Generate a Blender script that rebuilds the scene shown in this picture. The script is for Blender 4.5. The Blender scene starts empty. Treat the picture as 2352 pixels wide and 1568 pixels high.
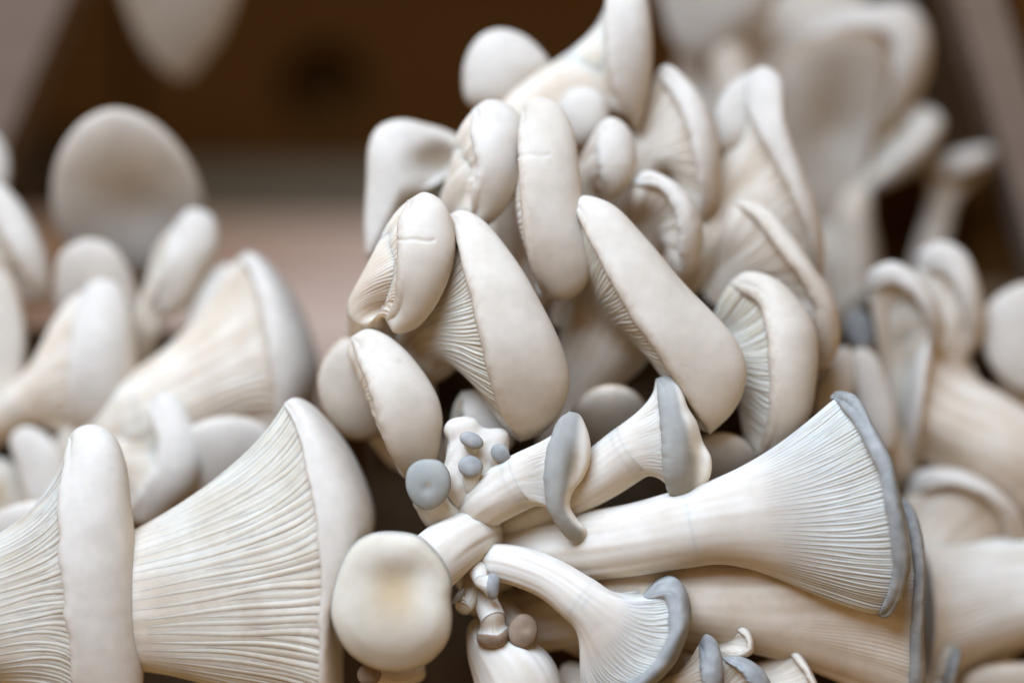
import bpy, math
import numpy as np

# ------------------------------------------------------------------ camera, light, exposure
sc = bpy.context.scene
FRAME_W = 2352.0                 # working units: 2352 across the frame at the focus plane
S = 0.21 / FRAME_W               # metres per working unit (frame is 21 cm wide at the subject)
DIST = 0.41                      # camera to focus plane, metres
DU = DIST / S
PITCH = math.radians(20)
CAM_Z = 0.45

cam_d = bpy.data.cameras.new('camera')
cam = bpy.data.objects.new('camera', cam_d)
sc.collection.objects.link(cam)
sc.camera = cam
cam.location = (0, 0, CAM_Z)
cam.rotation_euler = (math.radians(90) - PITCH, 0, 0)
cam_d.sensor_width = 36
cam_d.lens = 36 * DIST / 0.21
cam_d.clip_start = 0.01
cam_d.clip_end = 50
cam_d.dof.use_dof = True
cam_d.dof.focus_distance = DIST
cam_d.dof.aperture_fstop = 2.5
cam_d.dof.aperture_blades = 0

CP, SP = math.cos(PITCH), math.sin(PITCH)


def to_world(P):
    """P: array (...,3) of (right, depth behind focus plane, up) in working units -> metres"""
    P = np.asarray(P, float)
    x = P[..., 0] * S
    f = DIST + P[..., 1] * S
    u = P[..., 2] * S
    return np.stack([x, f * CP + u * SP, CAM_Z - f * SP + u * CP], -1)


def pt(x, y, d):
    k = (DU + d) / DU
    return np.array([(x - 1176) * k, d, -(y - 784) * k])


world = bpy.data.worlds.new('World')
sc.world = world
world.use_nodes = True
bg = world.node_tree.nodes['Background']
bg.inputs['Color'].default_value = (0.90, 0.62, 0.34, 1)
bg.inputs['Strength'].default_value = 0.36


def area_lamp(name, loc, target, size, power, col):
    ld = bpy.data.lights.new(name, 'AREA')
    ld.shape = 'DISK'
    ld.size = size
    ld.energy = power
    ld.color = col
    ld.spread = math.radians(125)
    o = bpy.data.objects.new(name, ld)
    sc.collection.objects.link(o)
    import mathutils
    o.location = loc
    o.rotation_euler = (mathutils.Vector(target) - mathutils.Vector(loc)).to_track_quat('-Z', 'Y').to_euler()
    return o


CENTRE = to_world(np.array([0., 100., 0.]))
area_lamp('window_lamp', (-0.13, CENTRE[1] - 0.20, CENTRE[2] + 0.44), (0.0, CENTRE[1] - 0.18, CENTRE[2] - 0.12), 0.42, 3.2, (0.66, 0.88, 1.27))

vs = sc.view_settings
vs.view_transform = 'Standard'
vs.look = 'None'
vs.exposure = 0.12
vs.gamma = 1.0
vs.use_curve_mapping = False
sc.render.engine = 'CYCLES'
sc.cycles.use_denoising = True
sc.cycles.max_bounces = 8
sc.cycles.diffuse_bounces = 6

# ------------------------------------------------------------------ materials


def new_mat(name):
    m = bpy.data.materials.new(name)
    m.use_nodes = True
    nt = m.node_tree
    return m, nt, nt.nodes, nt.links, nt.nodes['Principled BSDF']


def flesh(name, colA, colB, rim_col=None, rim_w=0.03, mid_col=None, mid_at=0.5, sss=0.35, rough=0.75,
          noise_scale=90, speck=0.0, mid_w=0.35, bump=0.12, streak=0.0, blem=0.0):
    m, nt, N, Lk, b = new_mat(name)
    tc = N.new('ShaderNodeTexCoord')
    nz = N.new('ShaderNodeTexNoise')
    nz.inputs['Scale'].default_value = noise_scale
    nz.inputs['Detail'].default_value = 5
    Lk.new(tc.outputs['Object'], nz.inputs['Vector'])
    ramp = N.new('ShaderNodeValToRGB')
    ramp.color_ramp.elements[0].position = 0.36
    ramp.color_ramp.elements[1].position = 0.66
    Lk.new(nz.outputs['Fac'], ramp.inputs['Fac'])
    mx = N.new('ShaderNodeMix')
    mx.data_type = 'RGBA'
    mx.inputs['A'].default_value = (*colA, 1)
    mx.inputs['B'].default_value = (*colB, 1)
    Lk.new(ramp.outputs['Color'], mx.inputs['Factor'])
    out = mx.outputs['Result']
    at = N.new('ShaderNodeAttribute')
    at.attribute_name = 'rim'
    if mid_col is not None:
        mr = N.new('ShaderNodeMapRange')
        mr.interpolation_type = 'SMOOTHSTEP'
        mr.inputs['From Min'].default_value = mid_at - mid_w
        mr.inputs['From Max'].default_value = mid_at + mid_w
        Lk.new(at.outputs['Fac'], mr.inputs['Value'])
        m2 = N.new('ShaderNodeMix')
        m2.data_type = 'RGBA'
        m2.inputs['B'].default_value = (*mid_col, 1)
        Lk.new(out, m2.inputs['A'])
        Lk.new(mr.outputs['Result'], m2.inputs['Factor'])
        out = m2.outputs['Result']
    if rim_col is not None:
        nz2 = N.new('ShaderNodeTexNoise')
        nz2.inputs['Scale'].default_value = 700
        nz2.inputs['Detail'].default_value = 2
        Lk.new(tc.outputs['Object'], nz2.inputs['Vector'])
        ad = N.new('ShaderNodeMath')
        ad.operation = 'MULTIPLY_ADD'
        ad.inputs[1].default_value = rim_w * 0.9
        Lk.new(nz2.outputs['Fac'], ad.inputs[0])
        Lk.new(at.outputs['Fac'], ad.inputs[2])
        mr = N.new('ShaderNodeMapRange')
        mr.interpolation_type = 'SMOOTHSTEP'
        mr.inputs['From Min'].default_value = rim_w * 0.35
        mr.inputs['From Max'].default_value = rim_w * 1.7
        mr.inputs['To Min'].default_value = 0.75
        mr.inputs['To Max'].default_value = 0.0
        Lk.new(ad.outputs[0], mr.inputs['Value'])
        m3 = N.new('ShaderNodeMix')
        m3.data_type = 'RGBA'
        m3.inputs['B'].default_value = (*rim_col, 1)
        Lk.new(out, m3.inputs['A'])
        Lk.new(mr.outputs['Result'], m3.inputs['Factor'])
        out = m3.outputs['Result']
    if speck > 0:
        nz3 = N.new('ShaderNodeTexNoise')
        nz3.inputs['Scale'].default_value = 420
        nz3.inputs['Detail'].default_value = 3
        Lk.new(tc.outputs['Object'], nz3.inputs['Vector'])
        r3 = N.new('ShaderNodeMapRange')
        r3.inputs['From Min'].default_value = 0.3
        r3.inputs['From Max'].default_value = 0.7
        r3.inputs['To Min'].default_value = 1 - speck
        r3.inputs['To Max'].default_value = 1 + speck
        Lk.new(nz3.outputs['Fac'], r3.inputs['Value'])
        m4 = N.new('ShaderNodeMix')
        m4.data_type = 'RGBA'
        m4.blend_type = 'MULTIPLY'
        m4.inputs['Factor'].default_value = 1
        Lk.new(out, m4.inputs['A'])
        Lk.new(r3.outputs['Result'], m4.inputs['B'])
        out = m4.outputs['Result']
    if blem > 0:
        nb = N.new('ShaderNodeTexNoise')
        nb.inputs['Scale'].default_value = 330
        nb.inputs['Detail'].default_value = 1.5
        nb.inputs['Distortion'].default_value = 0.6
        Lk.new(tc.outputs['Object'], nb.inputs['Vector'])
        rb = N.new('ShaderNodeMapRange')
        rb.inputs['From Min'].default_value = 0.70
        rb.inputs['From Max'].default_value = 0.78
        rb.inputs['To Max'].default_value = blem
        Lk.new(nb.outputs['Fac'], rb.inputs['Value'])
        m6 = N.new('ShaderNodeMix')
        m6.data_type = 'RGBA'
        m6.inputs['B'].default_value = (0.22, 0.16, 0.10, 1)
        Lk.new(out, m6.inputs['A'])
        Lk.new(rb.outputs['Result'], m6.inputs['Factor'])
        out = m6.outputs['Result']
    if streak > 0:
        ms = N.new('ShaderNodeMath')
        ms.operation = 'MULTIPLY_ADD'
        ms.inputs[1].default_value = 0.5
        ms.inputs[2].default_value = 0.5
        Lk.new(at.outputs['Fac'], ms.inputs[0])
        rs = N.new('ShaderNodeValToRGB')
        rs.color_ramp.elements[0].color = (1 - streak, 1 - streak * 1.35, 1 - streak * 1.8, 1)
        rs.color_ramp.elements[1].color = (1 + streak * .35, 1 + streak * .4, 1 + streak * .45, 1)
        Lk.new(ms.outputs[0], rs.inputs['Fac'])
        m5 = N.new('ShaderNodeMix')
        m5.data_type = 'RGBA'
        m5.blend_type = 'MULTIPLY'
        m5.inputs['Factor'].default_value = 1
        Lk.new(out, m5.inputs['A'])
        Lk.new(rs.outputs['Color'], m5.inputs['B'])
        out = m5.outputs['Result']
    Lk.new(out, b.inputs['Base Color'])
    b.inputs['Roughness'].default_value = rough
    b.inputs['Specular IOR Level'].default_value = 0.15
    if sss > 0:
        b.inputs['Subsurface Weight'].default_value = sss
        b.inputs['Subsurface Radius'].default_value = (1.0, 0.52, 0.28)
        b.inputs['Subsurface Scale'].default_value = 0.0035
    bn = N.new('ShaderNodeTexNoise')
    bn.inputs['Scale'].default_value = 900
    bn.inputs['Detail'].default_value = 4
    Lk.new(tc.outputs['Object'], bn.inputs['Vector'])
    bp = N.new('ShaderNodeBump')
    bp.inputs['Strength'].default_value = bump
    bp.inputs['Distance'].default_value = 0.0004
    Lk.new(bn.outputs['Fac'], bp.inputs['Height'])
    Lk.new(bp.outputs['Normal'], b.inputs['Normal'])
    return m


MAT = {
    'cream': flesh('cream_cap_skin', (0.55, 0.455, 0.335), (0.625, 0.53, 0.405), rim_col=(0.28, 0.16, 0.07), rim_w=0.11, speck=0.035, blem=0.16, bump=0.07),
    'pale': flesh('pale_cap_skin', (0.555, 0.47, 0.36), (0.625, 0.54, 0.425), rim_col=(0.36, 0.25, 0.14), rim_w=0.035, speck=0.035, blem=0.16, bump=0.07),
    'grey': flesh('blue_grey_cap_skin', (0.25, 0.238, 0.205), (0.35, 0.33, 0.285), rim_col=(0.14, 0.132, 0.115), rim_w=0.03, speck=0.16, noise_scale=160, sss=0.2),
    'greyc': flesh('blue_grey_cap_skin_with_pale_middle', (0.29, 0.265, 0.215), (0.36, 0.33, 0.265), rim_col=(0.16, 0.15, 0.125), rim_w=0.03,
                   mid_col=(0.74, 0.65, 0.51), mid_at=0.60, mid_w=0.14, speck=0.05, sss=0.25),
    'greyd': flesh('plain_grey_cap_skin', (0.27, 0.255, 0.21), (0.34, 0.32, 0.26), rim_col=(0.15, 0.145, 0.12), rim_w=0.06,
                   mid_col=(0.36, 0.29, 0.19), mid_at=0.92, mid_w=0.1, speck=0.05, sss=0.25),
    'disc': flesh('tan_cap_skin', (0.52, 0.435, 0.31), (0.60, 0.51, 0.375), rim_col=(0.22, 0.21, 0.18), rim_w=0.05, mid_col=(0.44, 0.31, 0.17), mid_at=0.66, mid_w=0.3, speck=0.03),
    'brown': flesh('brown_pin_skin', (0.21, 0.14, 0.085), (0.30, 0.21, 0.135), rim_col=(0.14, 0.075, 0.035), rim_w=0.1, speck=0.08, noise_scale=250),
    'gill': flesh('gill_flesh', (0.80, 0.74, 0.65), (0.85, 0.80, 0.72), sss=0.4, bump=0.05),
    'stem': flesh('stem_flesh', (0.60, 0.48, 0.345), (0.70, 0.595, 0.455), sss=0.4, speck=0.03, streak=0.15),
    'white': flesh('white_stem_flesh', (0.61, 0.52, 0.40), (0.69, 0.605, 0.485), sss=0.4, speck=0.02, streak=0.09),
}

# ------------------------------------------------------------------ mesh helpers
rng = np.random.default_rng(7)


def smooth_line(P, n, closed=False):
    """Catmull-Rom through the points, n samples evenly spaced along the length"""
    P = np.asarray(P, float)
    m = len(P)
    if closed:
        idx = np.arange(-1, m + 2) % m
        Q = P[idx]
        seg = m
    else:
        Q = np.vstack([2 * P[0] - P[1], P, 2 * P[-1] - P[-2]])
        seg = m - 1
    out = []
    for i in range(seg):
        p0, p1, p2, p3 = Q[i:i + 4]
        t = np.linspace(0, 1, 24, endpoint=False)[:, None]
        a = max(np.linalg.norm(p1 - p0), 1e-6) ** .5
        b = max(np.linalg.norm(p2 - p1), 1e-6) ** .5
        c = max(np.linalg.norm(p3 - p2), 1e-6) ** .5
        m1 = b * ((p1 - p0) / a - (p2 - p0) / (a + b) + (p2 - p1) / b)
        m2 = b * ((p2 - p1) / b - (p3 - p1) / (b + c) + (p3 - p2) / c)
        out.append((2 * t**3 - 3 * t**2 + 1) * p1 + (t**3 - 2 * t**2 + t) * m1 + (-2 * t**3 + 3 * t**2) * p2 + (t**3 - t**2) * m2)
    C = np.vstack(out + ([P[:1]] if closed else [P[-1:]]))
    s = np.r_[0, np.cumsum(np.linalg.norm(np.diff(C, axis=0), axis=1))]
    q = np.linspace(0, s[-1], n, endpoint=not closed)
    return np.stack([np.interp(q, s, C[:, k]) for k in range(C.shape[1])], -1)


def grid_mesh(name, G, mat, parent, base, wrap=True, rim=None, flip=False, kind=None, close_first=False, close_last=False):
    """G: rows x cols x 3 in working units; wrap joins last col to first"""
    R, C, _ = G.shape
    V = to_world(G.reshape(-1, 3)) - base
    r = np.arange(R - 1)[:, None]
    c = np.arange(C if wrap else C - 1)[None, :]
    c2 = (c + 1) % C
    q = np.stack([r * C + c, r * C + c2, (r + 1) * C + c2, (r + 1) * C + c], -1).reshape(-1, 4)
    if flip:
        q = q[:, ::-1]
    faces_l = [q.reshape(-1)]
    starts = np.arange(len(q)) * 4
    totals = np.full(len(q), 4)
    ex = []
    if close_first:
        ex.append(np.arange(C) if flip else np.arange(C)[::-1])
    if close_last:
        a = (R - 1) * C + np.arange(C)
        ex.append(a[::-1] if flip else a)
    for e in ex:
        starts = np.r_[starts, sum(map(len, faces_l))]
        faces_l.append(e)
        totals = np.r_[totals, len(e)]
    loops = np.concatenate(faces_l)
    me = bpy.data.meshes.new(name)
    me.vertices.add(len(V))
    me.vertices.foreach_set('co', V.astype(np.float32).ravel())
    me.loops.add(len(loops))
    me.loops.foreach_set('vertex_index', loops.astype(np.int32))
    me.polygons.add(len(starts))
    me.polygons.foreach_set('loop_start', starts.astype(np.int32))
    me.polygons.foreach_set('loop_total', totals.astype(np.int32))
    me.polygons.foreach_set('use_smooth', np.ones(len(starts), bool))
    if rim is not None:
        at = me.attributes.new('rim', 'FLOAT', 'POINT')
        at.data.foreach_set('value', np.asarray(rim, np.float32).ravel())
    me.update(calc_edges=True)
    me.validate()
    me.materials.append(mat)
    o = bpy.data.objects.new(name, me)
    sc.collection.objects.link(o)
    if parent is not None:
        o.parent = parent
    else:
        o.location = base
    if kind:
        o['kind'] = kind
    return o


def grid_normals(G):
    du = np.roll(G, -1, 1) - np.roll(G, 1, 1)
    dv = np.gradient(G, axis=0)
    n = np.cross(du, dv)
    return n / (np.linalg.norm(n, axis=-1, keepdims=True) + 1e-9)


def lumps(P, amp, seed, freq=(0.007, 0.022)):
    g = np.random.default_rng(seed)
    f = np.zeros(P.shape[:-1])
    for k in range(7):
        w = g.normal(size=3)
        w /= np.linalg.norm(w)
        fr = g.uniform(*freq)
        f += np.sin((P @ w) * fr * 2 * np.pi / 1.0 * 0.4 + g.uniform(0, 6.3)) * (freq[0] / fr)
    return amp * f / 2.2


def fibres(th, tt, seed):
    g = np.random.default_rng(seed + 500)
    f = np.zeros((len(tt), len(th)))
    for k in (4, 7, 11, 16, 22, 27):
        f += np.sin(k * th[None, :] + g.uniform(0, 6.3) + g.uniform(-2, 2) * tt[:, None]) * (0.5 + 0.5 * np.sin(g.uniform(3, 9) * tt[:, None] + 2 * th[None, :] + g.uniform(0, 6.3)))
    return np.clip(f / 2.2, -1, 1)


def unit(v):
    v = np.asarray(v, float)
    return v / (np.linalg.norm(v, axis=-1, keepdims=True) + 1e-9)


COUNT = [0]
OFF = [0]


def thing(name, label, cat, base, group=None):
    o = bpy.data.objects.new(name, None)
    o.empty_display_size = 0.005
    sc.collection.objects.link(o)
    o.location = base
    o['label'] = label
    o['category'] = cat
    if group:
        o['group'] = group
    return o


def tube(name, pts, mat, parent, base, eu0=None, seg=80, seed=0, streak=1.0, close_first=False, rows=30):
    """pts: list of (x,y,d,r) image positions; first point is the neck"""
    P = np.array([list(pt(p[0], p[1], p[2])) + [p[3]] for p in pts])
    Q = smooth_line(P, rows)
    C, r = Q[:, :3], Q[:, 3]
    T = unit(np.gradient(C, axis=0))
    eu = np.array([0, 0, 1.]) if eu0 is None else eu0
    th = np.linspace(0, 2 * np.pi, seg, endpoint=False)
    rings = []
    g = np.random.default_rng(seed)
    ph = g.uniform(0, 6.28, 4)
    for i in range(rows):
        eu = unit(eu - T[i] * (eu @ T[i]))
        ec = np.cross(T[i], eu)
        if i == 0 and ec[1] > 0:
            sgn = -1
        elif i == 0:
            sgn = 1
        ec = ec * sgn
        f = min(1, i / 12.0)
        rr = r[i] * (1 + f * streak * (0.018 * np.sin(7 * th + ph[0] + i * .05) + 0.012 * np.sin(13 * th + ph[1]) + 0.02 * np.sin(2 * th + ph[2] + i * .2)
                              + 0.008 * np.sin(23 * th + ph[3])))
        rings.append(C[i] + rr[:, None] * (-np.cos(th)[:, None] * eu + np.sin(th)[:, None] * ec))
    G = np.array(rings)
    G = np.concatenate([C[0] + (G[:1] - C[0]) * 0.985 - T[0] * r[0] * 0.35, G], 0)      # runs up inside the underside
    return grid_mesh(name, G, mat, parent, base, flip=(sgn > 0), close_last=True, close_first=close_first, rim=fibres(th, np.linspace(1, 2, rows + 1), seed))


def finish(name, label, group, capG, rimA, ring, outw, n3, Udir, stem, cap_mat, stem_mat, gill_mat, gills, single, gill_h, mix, k1, k2,
           seed, flipcap, cat='mushroom', tend=1.0, gfade=1.0):
    """stem + underside + gills for a given cap; ring: (nθ,3) inner lip ring"""
    base = to_world(pt(*stem[-1][:3]))
    root = thing(name, label, cat, base, group)
    grid_mesh('cap', capG, cap_mat, root, base, rim=rimA, flip=flipcap)
    nth = len(ring)
    th = np.linspace(0, 2 * np.pi, nth, endpoint=False)
    P0 = pt(*stem[0][:3])
    P1 = pt(*stem[1][:3])
    T = unit(P0 - P1)                       # towards the cap
    eu = unit(Udir - T * (Udir @ T))
    ec = np.cross(T, eu)
    if ec[1] > 0:
        ec = -ec
    r0 = stem[0][3]
    tube('stem', stem, stem_mat, root, base, eu0=eu, seed=seed)

    def funnel(th_, ring_, out_, tt):
        B3 = P0 + r0 * (-np.cos(th_)[:, None] * eu + np.sin(th_)[:, None] * ec)
        ln = np.linalg.norm(B3 - ring_, axis=1)[:, None]
        dm = unit(mix * (-out_) + (1 - mix) * (-n3))
        B1 = ring_ + dm * ln * k1
        B2 = B3 + T * ln * k2
        t = tt[:, None, None] if tt.ndim == 1 else tt[..., None]
        return (1 - t)**3 * ring_ + 3 * (1 - t)**2 * t * B1 + 3 * (1 - t) * t * t * B2 + t**3 * B3

    g = np.random.default_rng(seed + 99)
    spacing = np.pi / max(gills, 1)
    phs = g.uniform(0, 6.28, 6)

    def wob(a, t):
        return spacing * (0.9 * np.sin(2.3 * a + 4 * t + phs[0]) * t * (1 - t) * 2 + 0.5 * np.sin(9 * a + 8 * t + phs[1]) * (1 - t) * (t + .3) + 0.4 * np.sin(14 * a - 13 * t + phs[2]) * (1 - t) * (t + .25))

    hprof = lambda t: gill_h * np.clip(t / 0.05, 0, 1) ** .6 * np.clip((tend - t) / tend, 0, 1) ** 1.1
    rows = 26
    tt = np.linspace(0, 1, rows)
    if gills and not single:
        nn = int(2 * gills * 6)
    else:
        nn = 128
    tha = np.linspace(0, 2 * np.pi, nn, endpoint=False)
    f = lambda A: np.stack([np.interp(tha, np.r_[th, 2 * np.pi], np.r_[A[:, k], A[0, k]]) for k in range(3)], -1)
    ringA, outA = f(ring), f(outw)
    G = funnel(tha, ringA, outA, tt)
    ax = G.mean(1, keepdims=True)
    Nn = grid_normals(G)
    s = np.sign((Nn * (G - ax)).sum(-1).mean())
    Nn = Nn * s
    if gills and not single:
        ph = (tha[None, :] + wob(tha[None, :], tt[:, None])) / spacing
        fr = ph - np.floor(ph)
        k = np.floor(ph)
        ridge = (1 - np.abs(2 * fr - 1) ** 1.6)
        var = 0.65 + 0.35 * np.sin(k * 12.9898 + seed)
        G = G + Nn * (ridge * var * hprof(tt)[:, None])[..., None]
    if single:
        G = G - Nn * (np.clip((0.9 - tt) / 0.9, 0, 1) * 2.0)[:, None, None]
    u = grid_mesh('underside' if (single or not gills) else 'gills', G, gill_mat, root, base, flip=(s < 0), rim=fibres(tha, tt, seed))
    if single:
        kk = 0
        step = spacing
        a = 0.04
        while a < np.pi - 0.04:
            long_ = kk % 2 == 0
            te = (0.97 if long_ else g.uniform(0.3, 0.6)) * tend
            t = np.linspace(0.0, te, 15)
            aa = a + wob(a, t) + 0.2 * spacing * np.sin(t * g.uniform(5, 12) + g.uniform(0, 6.3)) * (1 - t)
            def F(aoff):
                q = aa + aoff
                rg = np.stack([np.interp(q % (2 * np.pi), np.r_[th, 2 * np.pi], np.r_[ring[:, c], ring[0, c]]) for c in range(3)], -1)
                ou = np.stack([np.interp(q % (2 * np.pi), np.r_[th, 2 * np.pi], np.r_[outw[:, c], outw[0, c]]) for c in range(3)], -1)
                return funnel(q, rg, ou, t[:, None])if False else _f1(q, rg, ou, t)
            def _f1(q, rg, ou, t):
                B3 = P0 + r0 * (-np.cos(q)[:, None] * eu + np.sin(q)[:, None] * ec)
                ln = np.linalg.norm(B3 - rg, axis=1)[:, None]
                dm = unit(mix * (-ou) + (1 - mix) * (-n3))
                B1 = rg + dm * ln * k1
                B2 = B3 + T * ln * k2
                w = t[:, None]
                return (1 - w)**3 * rg + 3 * (1 - w)**2 * w * B1 + 3 * (1 - w) * w * w * B2 + w**3 * B3
            C0 = F(0.0)
            e = 0.02
            side = unit(F(e) - F(-e))
            tang = unit(np.gradient(C0, axis=0))
            nrm = np.cross(side, tang)
            axc = np.array([np.interp(t, tt, ax[:, 0, c]) for c in range(3)]).T
            if ((nrm * (C0 - axc)).sum(-1)).mean() < 0:
                nrm = -nrm
            half = 0.5 * np.linalg.norm(F(spacing / 2) - F(-spacing / 2), axis=1)
            fade = np.clip((te - t) / te, 0, 1) ** gfade
            hh = np.minimum(gill_h, 1.5 * half) * g.uniform(0.7, 1.15) * (1.0 if long_ else 0.75) * np.clip((t + 0.012) / 0.05, 0, 1) ** .6 * fade
            lean = half * 0.35 * math.sin(kk * 1.7 + seed)
            wd = half * g.uniform(0.8, 1.05) * np.clip(fade * 3, 0.1, 1)
            prof = []
            for px_, ph_ in ((-1.05, -0.35), (-0.62, 0.45), (-0.22, 0.95), (0.2, 1.0), (0.6, 0.5), (1.05, -0.35)):
                prof.append(C0 + nrm * (hh * ph_ - 0.8)[:, None] + side * (wd * px_ + lean * max(ph_, 0) * fade)[:, None])
            GG = np.stack(prof, 1)
            grid_mesh('gill', GG, gill_mat, u, base, wrap=False)
            a += step * g.uniform(0.8, 1.2) * (1.0)
            kk += 1
    return root


def edge_cap(label, group, L, R, d, rV, stem, mat='cream', gills=40, single=False, gill_h=9, p=2.1, lip=24, back=0.35, dd=0.0, mix=0.5,
             k1=0.4, k2=0.4, lump=1.6, dents=(), name='oyster_mushroom', stem_mat='stem', wave=0.8, cracks=(), nth=160, nr=34, tend=1.0, gfade=1.0, curl=None):
    """cap seen side-on.  L: margin edge nearest the viewer, R: far outline of the dome (image positions)"""
    COUNT[0] += 1
    seed = COUNT[0]
    d = d + OFF[0]
    stem = [(q[0], q[1], q[2] + OFF[0], q[3]) for q in stem]
    R = [L[0]] + list(R) + [L[-1]]
    k = (DU + d) / DU
    Lt = smooth_line(L, 400)
    Rt = smooth_line(R, 400)
    conv = lambda A: np.stack([(A[:, 0] - 1176) * k, -(A[:, 1] - 784) * k], -1)
    Lt, Rt = conv(Lt), conv(Rt)
    if curl is None:
        curl = 0.13 * np.linalg.norm(Lt[-1] - Lt[0])
    g = np.random.default_rng(seed)
    sx = np.linspace(0, 1, 400)
    # fine ragged margin
    thx = np.arccos(np.clip(1 - 2 * sx, -1, 1))
    lipw = np.minimum(lip * (0.35 + 0.65 * np.sin(thx)), 0.42 * np.linalg.norm(Rt - Lt, axis=1) + 1.0)
    wv = sum(np.sin(sx * f * 6.28 + g.uniform(0, 6.28)) * a for f, a in ((5, 1.2), (9, 0.8), (17, 0.5), (33, 0.35), (61, 0.25)))
    nl = unit(Rt - Lt + 1e-6)
    mid = unit(np.mean(Rt - Lt, 0))
    Lt = Lt + (wv * wave * np.sin(np.pi * sx) ** .5 + lipw)[:, None] * mid
    th = np.linspace(0, 2 * np.pi, nth, endpoint=False)

    def surf(u, v):
        s = (1 + u) / 2
        ch = np.sqrt(np.clip(1 - u * u, 1e-9, 1))
        b = np.clip(v / ch, -1, 1)
        A = np.clip(1 - np.abs(b) ** p, 0, 1) ** (1 / p)
        A = np.where(v < 0, back + (1 - back) * A, A)      # v<0: far side of the cap
        # keep the far-side offset continuous at the ends
        li = lambda T_, c: np.interp(s, sx, T_[:, c])
        x = li(Lt, 0) + (li(Rt, 0) - li(Lt, 0)) * A
        z = li(Lt, 1) + (li(Rt, 1) - li(Lt, 1)) * A
        y = d + dd * u - rV * v + curl * (u * u - 0.3)
        return np.stack([x, y, z], -1)

    psi = np.linspace(np.pi / 2, 0, nr)
    rr = np.sin(psi)
    rows = []
    U3 = unit(np.array([*(Lt[-1] - Lt[0]), 0])[[0, 2, 1]])
    n3 = np.array([mid[0], 0, mid[1]])
    Cn = np.cos(th)[:, None]
    outw = unit(-Cn * U3 * 1.0 + np.sin(th)[:, None] * np.array([0, -1., 0]))
    M = surf(-np.cos(th) * 0.9999, np.sin(th) * 0.9999)
    lipr = np.interp((1 - np.cos(th)) / 2, sx, lipw)[:, None]
    rims = []
    for a in (160, 138, 118, 100, 82, 64, 46, 28, 12):
        ar = math.radians(a)
        rows.append(M + lipr * (-math.sin(ar) * n3 - (1 - math.cos(ar)) * outw))
        rims.append(0.12 * (160 - a) / 160)
    for q in rr:
        rows.append(surf(-np.cos(th) * q * 0.9999, np.sin(th) * q * 0.9999))
        rims.append(0.12 + 0.88 * (1 - min(q, 1) ** p) ** (1 / p))
    G = np.array(rows)
    # front and back halves are joined along the ridge through the two ends
    N3 = grid_normals(G)
    N3[-1] = N3[-2].mean(0)
    sg = np.sign((N3[13:-2] * (G[13:-2] - M.mean(0))).sum(-1).mean())
    N3 *= sg
    am = np.clip(np.array(rims) / 0.3, 0, 1)
    disp = lumps(G, lump, seed) * am[:, None]
    for (cx, cy, dep, rx, ry) in dents:
        c = pt(cx, cy, d)
        fr_ = np.clip((d + 4 - G[..., 1]) / 12, 0, 1)
        G[..., 1] += dep * np.exp(-((G[..., 0] - c[0]) / rx) ** 2 - ((G[..., 2] - c[2]) / ry) ** 2) * fr_
    for (x0, y0, x1, y1, dep, wid) in cracks:
        a_, b_ = pt(x0, y0, d)[[0, 2]], pt(x1, y1, d)[[0, 2]]
        q2 = G[..., [0, 2]] + 1.5 * np.sin(G[..., [2, 0]] * 0.12)
        tt_ = np.clip(((q2 - a_) @ (b_ - a_)) / ((b_ - a_) @ (b_ - a_)), 0, 1)
        dist = np.linalg.norm(q2 - a_ - tt_[..., None] * (b_ - a_), axis=-1)
        disp = disp - dep * np.exp(-(dist / wid) ** 2) * (G[..., 1] < d + 5)
    G = G + N3 * disp[..., None]
    rimA = np.repeat(np.array(rims)[:, None], nth, 1)
    ring = G[0]
    return finish(name, label, group, G, rimA, ring, outw, n3, U3, stem, MAT[mat], MAT[stem_mat], MAT[stem_mat], gills, single, gill_h, mix, k1, k2, seed,
                  flipcap=(sg < 0), tend=tend, gfade=gfade)


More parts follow.
